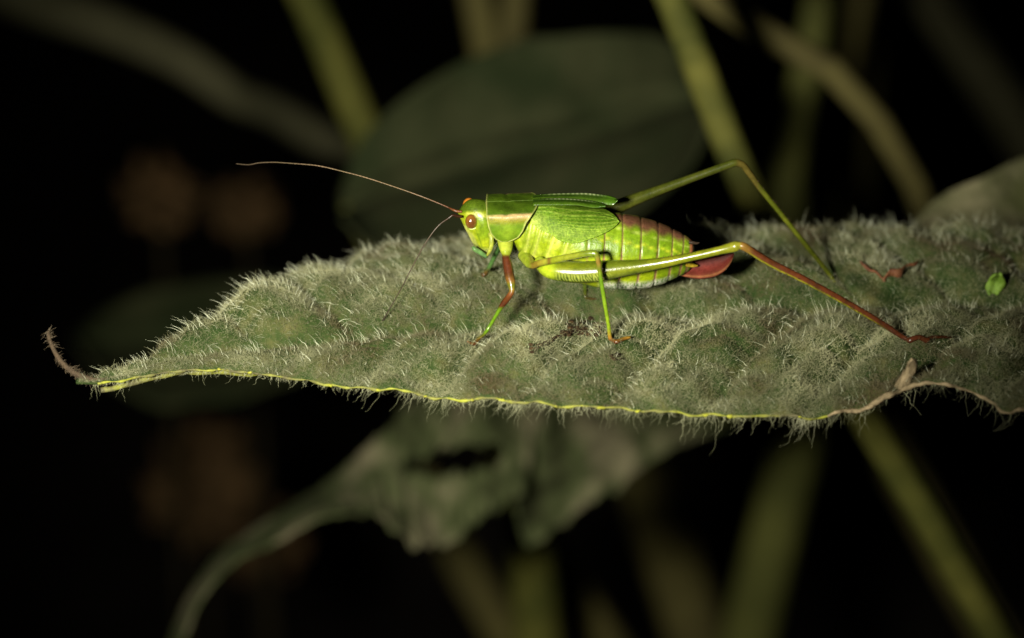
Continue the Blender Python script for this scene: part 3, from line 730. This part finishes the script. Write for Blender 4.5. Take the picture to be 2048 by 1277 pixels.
rows = np.vstack([rows, [*fh, 4.6*PX], foot_rows(1822, 684, 6, 0.3), foot_rows(1838, 684, 5.2, 0.3), foot_rows(1850, 686, 6.2, 0.3), foot_rows(1862, 683, 4, 0.35), foot_rows(1885, 682, 3.6, 0.4), foot_rows(1902, 682, 1.6, 0.45)])
def c_hind(f, a, V):
    u_, v_ = proj(V)
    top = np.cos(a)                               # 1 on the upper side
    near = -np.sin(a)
    fem = mixc((0.135, 0.165, 0.007), (0.075, 0.10, 0.005), ss(-top, -0.55, 0.35))  # shading painted into the thigh colour, darker below and along the top
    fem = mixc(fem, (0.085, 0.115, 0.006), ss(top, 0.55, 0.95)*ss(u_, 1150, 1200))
    fem = mixc(fem, (0.24, 0.32, 0.012), (1-ss(u_, 1095, 1125)))
    fem = mixc(fem, (0.155, 0.175, 0.009), ss(u_, 1260, 1350))
    axis_v = np.interp(u_, [1100, 1190, 1280], [541, 543, 533])
    rel = (v_-axis_v)/20.0
    ph = (u_ - 7*np.abs(rel-0.66)*1.8)/6.2
    st = 0.5+0.5*np.sin(ph*6.283)
    w = ss(u_, 1105, 1118)*(1-ss(u_, 1200, 1235))*ss(rel, 0.30, 0.42)*(1-ss(rel, 0.98, 1.05))
    fem = mixc(fem, np.where(st[:, None] > 0.5, (0.32, 0.38, 0.06), (0.035, 0.06, 0.008)), 0.85*w)
    fem = mixc(fem, (0.10, 0.13, 0.015), ss(u_, 1200, 1240)*(1-ss(u_, 1290, 1380))*ss(rel, 0.2, 0.6)*0.6)  # more painted shade on the lower side
    kn = mixc((0.19, 0.20, 0.015), (0.2, 0.11, 0.02), ss(u_, 1476, 1486))
    tib = mixc((0.20, 0.20, 0.014), (0.092, 0.026, 0.008), ss(top, -0.05, 0.4))
    tib = mixc(tib, (0.07, 0.02, 0.007), ss(u_, 1720, 1790))
    c_ = mixc(fem, kn, ss(u_, 1452, 1464)); c_ = mixc(c_, tib, ss(u_, 1490, 1512))
    dots = (fbm(V*np.array([1, 1, 1.0]), 0.9, 61, 2) > 0.5)
    c_ = mixc(c_, (0.05, 0.02, 0.01), 0.5*dots*ss(u_, 1500, 1520))
    return c_
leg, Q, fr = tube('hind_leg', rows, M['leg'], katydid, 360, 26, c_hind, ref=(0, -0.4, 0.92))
spines(Q, fr, 0.56, 0.86, 30, (0.2, -0.1, 1), 0.40, leg, 3)
spines(Q, fr, 0.56, 0.86, 22, (0, -0.9, -0.4), 0.3, leg, 4)
spines(Q, fr, 0.28, 0.50, 26, (0, 0, 1), 0.2, leg, 5)
# far hind leg
fh2 = on_leaf(1660, 558, 0.25); 
rows = path([(1090, 500, 3.4, 13), (1110, 484, 4.4, 19), (1150, 462, 5.2, 20), (1200, 434, 5.8, 18), (1245, 410, 6.2, 14), (1300, 388, 6.7, 11), (1370, 362, 7.2, 8.6), (1430, 340, 7.6, 7.8), (1455, 331, 7.8, 8.4), (1470, 326, 7.9, 8.2), (1483, 329, 8.0, 7.0), (1497, 345, 8.1, 6.6), (1515, 370, 8.2, 5.8)])
t0 = rows[-1, :3]
for f in (0.3, 0.65): rows = np.vstack([rows, [*(t0*(1-f)+fh2*f), 5.2*PX]])
rows = np.vstack([rows, [*fh2, 4.4*PX], foot_rows(1668, 560, 4, 0.0), foot_rows(1676, 561, 3, -0.1)])
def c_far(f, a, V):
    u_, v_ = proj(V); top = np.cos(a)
    c_ = mixc((0.045, 0.055, 0.006), (0.026, 0.016, 0.005), ss(-top, 0.0, 0.5))  # shade on the far leg put into its darker colours
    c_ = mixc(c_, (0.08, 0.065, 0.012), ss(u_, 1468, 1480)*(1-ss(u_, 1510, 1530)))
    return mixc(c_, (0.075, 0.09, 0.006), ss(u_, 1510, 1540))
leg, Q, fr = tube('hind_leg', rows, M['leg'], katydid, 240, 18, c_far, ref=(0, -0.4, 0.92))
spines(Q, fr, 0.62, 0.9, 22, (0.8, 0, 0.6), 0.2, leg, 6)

# ---- ovipositor and cerci
ns_, nt_ = 50, 15
s = np.linspace(0, 1, ns_)
lo_u, lo_v = np.array([1350, 1375, 1400, 1425, 1447, 1462, 1469]), np.array([549, 556, 559, 556, 545, 527, 509])
up_u, up_v = np.array([1352, 1372, 1395, 1420, 1442, 1457, 1466]), np.array([535, 527, 521, 516, 512, 507.5, 506])
kk = np.linspace(0, 1, 7)
Lu, Lv = pchip(s, kk, lo_u), pchip(s, kk, lo_v); Uu, Uv = pchip(s, kk, up_u), pchip(s, kk, up_v)
V = []; C_ = []
tt = np.linspace(0, 1, nt_)
ring = np.concatenate([np.stack([tt, np.sin(math.pi*tt)], 1), np.stack([tt[::-1][1:-1], -np.sin(math.pi*tt[::-1][1:-1])], 1)])
for i in range(ns_):
    for t_, h_ in ring:
        u_ = Uu[i]+(Lu[i]-Uu[i])*t_; v_ = Uv[i]+(Lv[i]-Uv[i])*t_
        V.append(Py(u_, v_, Y0 - h_*0.34*(1-0.6*s[i])))
        cc = mixc((0.11, 0.018, 0.012), (0.16, 0.042, 0.024), ss(t_, 0.55, 1.0))
        cc = mixc(cc, (0.3, 0.13, 0.05), 0.8*math.exp(-((t_-0.86)/0.05)**2)); cc = mixc(cc, (0.5, 0.34, 0.05), (1-ss(s[i], 0.0, 0.12))*0.8)
        C_.append(cc)
nr_ = len(ring); F = grid_faces(ns_, nr_, True); F.append(tuple(range(nr_))[::-1]); F.append(tuple((ns_-1)*nr_+j for j in range(nr_)))
mesh('ovipositor', V, F, M['red'], katydid, C_)
tube('subgenital_plate', path([(1362, 524, 0.2, 5), (1372, 528, 0.2, 5.5), (1384, 531, 0.4, 4.5), (1395, 532, 0.8, 2)]), M['skin'], katydid, 20, 10, solid((0.55, 0.40, 0.03)))
for y_ in (0.2, 2.4):
    tube('cercus', path([(1378, 485, y_, 4), (1386, 486, y_, 3.6), (1393, 487, y_, 2.6), (1399, 485.5, y_, 1)]), M['antenna'], katydid, 16, 8, solid((0.03, 0.02, 0.012)))

# ------------------------------------------------------------------ debris on the leaf
def crumbs(name, label, cat, spots, mat, r0, seed):
    root = empty(name, on_leaf(*spots[0])); tag(root, label, cat)
    for k, (u_, v_) in enumerate(spots):
        r_ = r0*(0.6+0.8*random.random())
        Vb, Fb = blob_geo(on_leaf(u_, v_, r_*0.6), r_, seed+k, 10, 7, 0.45, (1.3, 1, 0.8)); mesh('crumb', Vb, Fb, mat, root)
    return root
sp = [(1138+random.random()*66, 646+random.random()*26) for _ in range(75)] + [(1058+k*2.6+random.random()*5, 698-k*1.3+random.random()*7) for k in range(32)]
crumbs('debris_patch', 'strip of crumbly dark brown droppings beside the middle foot of the katydid', 'debris', sp, M['crumb'], 0.17, 70)
crumbs('debris_patch', 'small dark brown speck of dirt below the middle foot', 'debris', [(1222, 713), (1230, 717), (1236, 711), (1240, 718), (1233, 722)], M['crumb'], 0.17, 170)
frag = empty('dry_stalk_fragment', on_leaf(1770, 565)); tag(frag, 'bent rusty brown stalk fragment lying on the hairy leaf behind the hind feet', 'debris')
def crumple(o, amt, sc, seed):
    n_ = len(o.data.vertices); co = np.zeros(n_*3, np.float32); o.data.vertices.foreach_get('co', co); co = co.reshape(-1, 3)/MM
    for a_ in range(3): co[:, a_] += amt*fbm(co.astype(float)+a_*7.3, sc, seed+a_, 2)
    o.data.vertices.foreach_set('co', (co*MM).astype(np.float32).ravel()); o.data.update()
q_, _, _ = tube('stalk', np.array([[*on_leaf(1719, 533, 0.7), 0.10], [*on_leaf(1735, 546, 0.6), 0.15], [*on_leaf(1752, 558, 0.45), 0.12], [*on_leaf(1772, 568, 0.3), 0.08]]), M['rust'], frag, 30, 8, ref=(0, 0, 1)); crumple(q_, 0.07, 0.8, 300)
q_, _, _ = tube('husk', np.array([[*on_leaf(1760, 568, 0.25), 0.05], [*on_leaf(1778, 564, 0.5), 0.34], [*on_leaf(1796, 558, 0.7), 0.42], [*on_leaf(1812, 549, 0.7), 0.16], [*on_leaf(1826, 541, 0.8), 0.18], [*on_leaf(1836, 537, 0.9), 0.04]]), M['rust'], frag, 40, 9, ref=(0, 0, 1), flat=0.4); crumple(q_, 0.16, 0.5, 310)
crumple(flap, 0.16, 0.45, 320)
gb = on_leaf(1988, 588, 0.0); V = []; 
for i in range(9):
    for j in range(7):
        s_ = i/8; t_ = j/3-1; wv = 0.85*math.sin(math.pi*(0.12+0.83*s_))**0.8
        V.append(gb + np.array([wv*t_ + 0.35*s_, -0.25*t_*t_+0.3*math.sin(4*s_), 0.05+2.1*s_]) + 0.1*np.array([math.sin(9*s_+4*t_), math.cos(7*t_), math.sin(11*t_+3*s_)]))
bit = mesh('green_leaf_bit', V, grid_faces(9, 7), M['bit']); tag(bit, 'tiny bright green scrap of leaf standing on the hairy leaf', 'leaf scrap')
sm = bit.modifiers.new('solid', 'SOLIDIFY'); sm.thickness = 0.00025

# ------------------------------------------------------------------ plants behind
def stem(name, label, rows, mat, to_ground=True, group=None, parent=None, n=60, extend=True):
    """rows (u, v, y, width px); the lower end runs on to the soil"""
    P = path([(u_, v_, y_, w_/2) for u_, v_, y_, w_ in rows])
    if to_ground:
        d = P[-1, :3]-P[-2, :3]; d = d/np.linalg.norm(d); d[2] = min(d[2], -0.6); k = (GZ-6-P[-1, 2])/d[2]
        m_ = P[-1, :3]+d*k*0.45*np.array([1, 0.8, 1]); e_ = P[-1, :3]+d*k*np.array([0.75, 0.7, 1])
        P = np.vstack([P, [*m_, P[-1, 3]*1.1], [*e_, P[-1, 3]*1.25]])
    if parent is None:
        o, Q, fr = tube(name, P, mat, None, n, 12, ref=(0, 1, 0.1)); tag(o, label, 'stem', group or 'weed stems behind the hairy leaf')
    else:
        o, Q, fr = tube(name, P, mat, parent, n, 12, ref=(0, 1, 0.1))
    return o
def blade_grid(name, top, bot, ytop, ybot, mat, parent, n=50, m=17, wave=1.5, seed=0, sag=4.0):
    """leaf blade between two margins given as photo columns; depths differ across it"""
    s = np.linspace(0, 1, n); k1 = np.linspace(0, 1, len(top)); k2 = np.linspace(0, 1, len(bot))
    top = np.array(top, float); bot = np.array(bot, float)
    V = np.zeros((n, m, 3))
    tu, tv = pchip(s, k1, top[:, 0]), pchip(s, k1, top[:, 1]); bu, bv = pchip(s, k2, bot[:, 0]), pchip(s, k2, bot[:, 1])
    yt_ = np.interp(s, np.linspace(0, 1, len(ytop)), ytop); yb_ = np.interp(s, np.linspace(0, 1, len(ybot)), ybot)
    for j in range(m):
        f = j/(m-1)
        V[:, j] = Py(tu+(bu-tu)*f, tv+(bv-tv)*f, yt_+(yb_-yt_)*f + sag*math.sin(math.pi*f) + 0.8*sag*math.exp(-((f-0.5)/0.08)**2))
    Vf = V.reshape(-1, 3)
    Vf[:, 1] += wave*fbm(Vf*np.array([1, 0.3, 1]), 0.05, 200+seed, 2)
    o = mesh(name, Vf, grid_faces(n, m), mat, parent)
    sm = o.modifiers.new('solid', 'SOLIDIFY'); sm.thickness = 0.0004
    return o
def leaf_thing(name, label, anchor):
    o = empty(name, anchor); tag(o, label, 'leaf'); return o

stem('weed_stem', 'thick olive green stem rising past the far hind knee and slanting down under the leaf', [(1290, -120, 78, 66), (1345, 0, 76, 66), (1400, 140, 74, 68), (1470, 320, 72, 66), (1535, 470, 70, 66), (1620, 640, 70, 66), (1745, 860, 72, 66), (1840, 1010, 76, 68), (1920, 1150, 80, 66), (2000, 1290, 84, 68)], M['stem'])
stem('weed_stem', 'olive stem beside the big round leaf, met there by the grey-green stalk', [(560, -120, 150, 74), (625, 20, 150, 72), (680, 150, 150, 72), (735, 280, 150, 72), (800, 430, 150, 84), (890, 620, 150, 84), (980, 800, 152, 86), (1040, 960, 154, 88), (1060, 1100, 156, 92), (1075, 1290, 158, 96)], M['stem'])
stem('weed_stem', 'dull olive stem standing between the two slanting stems under the hairy leaf', [(1650, -80, 190, 62), (1630, 60, 190, 62), (1600, 200, 190, 64), (1575, 340, 190, 68), (1590, 560, 190, 86), (1605, 820, 190, 100), (1565, 1000, 192, 104), (1520, 1180, 194, 110), (1495, 1290, 196, 112)], M['dimstem'])
stem('weed_stem', 'broad yellowish stem running from the round leaf down past the torn drooping leaf', [(930, -120, 205, 62), (955, 0, 205, 64), (980, 130, 205, 66), (1020, 420, 212, 80), (1120, 640, 220, 100), (1230, 790, 228, 120), (1280, 920, 230, 122), (1320, 1050, 232, 122), (1370, 1200, 234, 122), (1400, 1290, 236, 124)], M['stem2'])
stem('weed_stem', 'dim slanting stem crossing behind the lowest corner of the torn leaf', [(830, 950, 215, 76), (880, 1040, 215, 78), (950, 1170, 217, 80), (1030, 1300, 219, 84)], M['stem2'])
stem('weed_stem', 'olive stem behind the top of the round leaf, slanting away beside the torn lobe', [(1040, -120, 195, 58), (1030, 0, 195, 58), (1022, 140, 195, 60), (1005, 420, 197, 66), (995, 700, 199, 80), (1020, 970, 200, 88), (1090, 1110, 200, 90), (1170, 1230, 202, 92), (1220, 1310, 204, 94)], M['stem2'])
stem('weed_stem', 'arching brownish stem bowing down behind the bitten end of the hairy leaf', [(1380, -40, 112, 66), (1450, 25, 112, 62), (1560, 80, 112, 58), (1650, 130, 112, 56), (1730, 210, 114, 54), (1800, 310, 116, 52), (1850, 420, 118, 52), (1900, 560, 120, 54), (2010, 690, 122, 56), (2200, 780, 124, 58)], M['stem2'])
stem('weed_stem', 'faint upright stem behind the arching brownish stem', [(1745, -80, 260, 70), (1735, 60, 260, 70), (1722, 180, 260, 72), (1712, 320, 262, 74), (1705, 600, 264, 76), (1745, 830, 264, 76), (1835, 1000, 264, 76), (1915, 1150, 264, 76), (2000, 1300, 264, 76)], M['stem2'])
stem('weed_stem', 'faint dark stem sloping outward behind the greyish leaf at the leaf base', [(1800, -110, 280, 90), (1880, 20, 280, 90), (1960, 140, 280, 92), (2060, 300, 282, 92), (2160, 480, 286, 100)], M['greystem'])
stem('leaf_stalk', 'grey-green drooping stalk slanting down towards the olive stem', [(-80, -70, 215, 100), (60, 0, 210, 96), (220, 55, 205, 88), (360, 118, 200, 80), (500, 205, 195, 72), (620, 265, 180, 76), (700, 300, 165, 50), (760, 335, 150, 40)], M['greystem'], False)

# big round leaf
rl = leaf_thing('round_leaf', 'big dark rounded leaf hanging behind the head and wings of the katydid', Py(700, 500, 125))
cx, cy, hl, hw, an = 1050, 300, 385, 205, math.radians(-17)
tp_, bt_ = [], []
for f in np.linspace(-1, 1, 15):
    w_ = hw*max(0.02, (1-abs(f)**2.3))**0.55
    ax, ay = cx+hl*f*math.cos(an), cy+hl*f*math.sin(an)
    tp_.append((ax+w_*math.sin(an)*0.6, ay-w_)); bt_.append((ax-w_*math.sin(an)*0.6, ay+w_))
blade_grid('blade', tp_, bt_, [125, 132, 138], [105, 108, 112], M['bleaf'], rl, 60, 31, 2.0, 1, 5.0)
stem('petiole', None, [(690, 412, 122, 16), (740, 500, 132, 24), (880, 600, 150, 30)], M['stem'], False, parent=rl)
# leaf behind at the right
gl = leaf_thing('grey_leaf', 'soft greyish leaf rising behind the bitten end of the hairy leaf', Py(1850, 500, 46))
blade_grid('blade', [(1790, 520), (1840, 430), (1900, 385), (1980, 350), (2048, 325), (2200, 300), (2400, 330)], [(1790, 530), (1860, 590), (1930, 620), (2000, 640), (2048, 640), (2200, 620), (2400, 480)], [48, 52, 56, 60], [34, 34, 36, 40], M['rleaf'], gl, 50, 25, 2.5, 2, 3.0)
stem('petiole', None, [(2395, 410, 58, 24), (2480, 470, 62, 28), (2540, 600, 66, 30)], M['stem'], True, parent=gl)
# torn drooping leaf below
tl = leaf_thing('torn_leaf', 'torn grey-green leaf with long drooping tip hanging under the hairy leaf', Py(1400, 850, 92))
def ragged_blade(name, top, bot, y_a, y_b, mat, parent, hole=None, n=150, m=48, seed=0):
    s = np.linspace(0, 1, n); top = np.array(top, float); bot = np.array(bot, float)
    k1 = np.linspace(0, 1, len(top)); k2 = np.linspace(0, 1, len(bot))
    tu, tv = pchip(s, k1, top[:, 0]), pchip(s, k1, top[:, 1]); bu, bv = pchip(s, k2, bot[:, 0]), pchip(s, k2, bot[:, 1])
    r_ = np.random.default_rng(seed); jag = np.convolve(r_.normal(size=n+4), [0.2, 0.6, 1, 0.6, 0.2], 'valid')
    wd = np.hypot(tu-bu, tv-bv); bv = bv + 5*jag*np.clip(wd/150, 0.1, 1); tv = tv + 3*jag[::-1]*np.clip(wd/150, 0.1, 1)
    f = np.linspace(0, 1, m)[None, :]
    U = tu[:, None]+(bu-tu)[:, None]*f; W = tv[:, None]+(bv-tv)[:, None]*f
    q = np.stack([U.ravel()*0.05, W.ravel()*0.05, np.zeros(U.size)], 1)
    Yd = (np.interp(s, np.linspace(0, 1, len(y_a)), y_a)[:, None] + (np.interp(s, np.linspace(0, 1, len(y_b)), y_b)-np.interp(s, np.linspace(0, 1, len(y_a)), y_a))[:, None]*f)
    Yd = Yd + (2.2*fbm(q, 0.09, 400+seed, 3)).reshape(U.shape)*np.clip(wd/140, 0.1, 1)[:, None]
    V = Py(U, W, Yd).reshape(-1, 3); F = []
    for i in range(n-1):
        for j in range(m-1):
            uu, ww = U[i, j], W[i, j]
            if hole is not None:
                hx, hy, ha, hb, sl = hole; dx = (uu-hx)/ha; dy = (ww-hy-sl*(uu-hx))/hb
                if dx*dx+dy*dy < 1+0.25*math.sin(uu*0.11)+0.2*math.sin(uu*0.31+ww*0.2): continue
            F.append((i*m+j, i*m+j+1, (i+1)*m+j+1, (i+1)*m+j))
    o = mesh(name, V, F, mat, parent); sm = o.modifiers.new('solid', 'SOLIDIFY'); sm.thickness = 0.0004
    return o
ragged_blade('blade', [(326, 1310), (376, 1190), (440, 1104), (530, 1040), (620, 985), (700, 925), (770, 860), (830, 800), (930, 770), (1080, 760)],
             [(352, 1310), (404, 1190), (470, 1122), (560, 1078), (660, 1030), (735, 1022), (800, 1062), (862, 1090), (950, 1045), (1050, 985)], [72, 78, 84, 90, 94], [66, 68, 70, 72, 82], M['gleaf'], tl, (915, 918, 105, 30, -0.12), seed=3)
ragged_blade('torn_lobe', [(1000, 775), (1080, 780), (1180, 790), (1320, 815), (1450, 838)], [(1035, 1010), (1060, 1098), (1170, 1020), (1300, 925), (1460, 850)], [90, 94, 98, 102], [86, 88, 94, 100], M['gleaf'], tl, None, 90, 40, 5)
stem('petiole', None, [(1440, 842, 98, 20), (1530, 790, 90, 26), (1665, 715, 71, 30)], M['stem'], False, parent=tl)
# dim leaf far left
dl = leaf_thing('dim_leaf', 'dim dark leaf half hidden behind the tip of the hairy leaf', Py(700, 640, 175))
blade_grid('blade', [(150, 660), (230, 600), (350, 565), (480, 560), (620, 580), (740, 620)], [(150, 670), (230, 760), (330, 810), (470, 800), (620, 740), (740, 640)], [190, 195, 190], [165, 160, 165], M['bleaf'], dl, 40, 17, 2.0, 6, 4)
stem('petiole', None, [(735, 632, 178, 22), (800, 640, 170, 28), (910, 660, 150, 32)], M['stem'], False, parent=dl)
# withered brown flower heads on stalks
def flower_head(name, label, u_, v_, y_, wpx, seed):
    c = Py(u_, v_, y_); R = wpx/2*pxmm(c); r_ = np.random.default_rng(seed)
    root = empty(name, c - np.array([0, 0, R])); tag(root, label, 'flower head', 'withered flower heads in the dark')
    Vb, Fb = blob_geo(c, R*0.72, seed, 16, 12, 0.3, (1, 1, 0.9)); mesh('core', Vb, Fb, M['bract'], root)
    for k in range(44):
        d = r_.normal(size=3); d[2] = d[2]*0.8+0.2; d /= np.linalg.norm(d)
        s_ = np.cross(d, r_.normal(size=3)); s_ /= np.linalg.norm(s_); n_ = np.cross(s_, d); V = []
        for i in range(6):
            f = i/5; w_ = 0.24*R*math.sin(math.pi*(0.15+0.8*f))
            for j in (-1, 0, 1): V.append(c + d*R*(0.4+0.65*f) + s_*w_*j + n_*R*(0.25*f*f - 0.08*abs(j)))
        o = mesh('bract', V, grid_faces(6, 3), M['bract'], root)
    stem('stalk', None, [(u_, v_+wpx*0.25, y_, 14), (u_+6, v_+wpx*0.8, y_+2, 14), (u_+14, v_+wpx*1.7, y_+4, 16)], M['stalk'], True, parent=root)
flower_head('withered_flower', 'larger brown withered flower head in the dark beyond the long antenna', 322, 385, 255, 165, 1)
flower_head('withered_flower', 'smaller brown withered flower head just under the antenna tip', 492, 420, 265, 140, 2)
flower_head('withered_flower', 'large dull brown withered head low behind the drooping leaf tip', 410, 970, 285, 250, 3)
flower_head('withered_flower', 'faint small withered head below the drooping leaf tip, lowest of all', 520, 1090, 300, 180, 4)
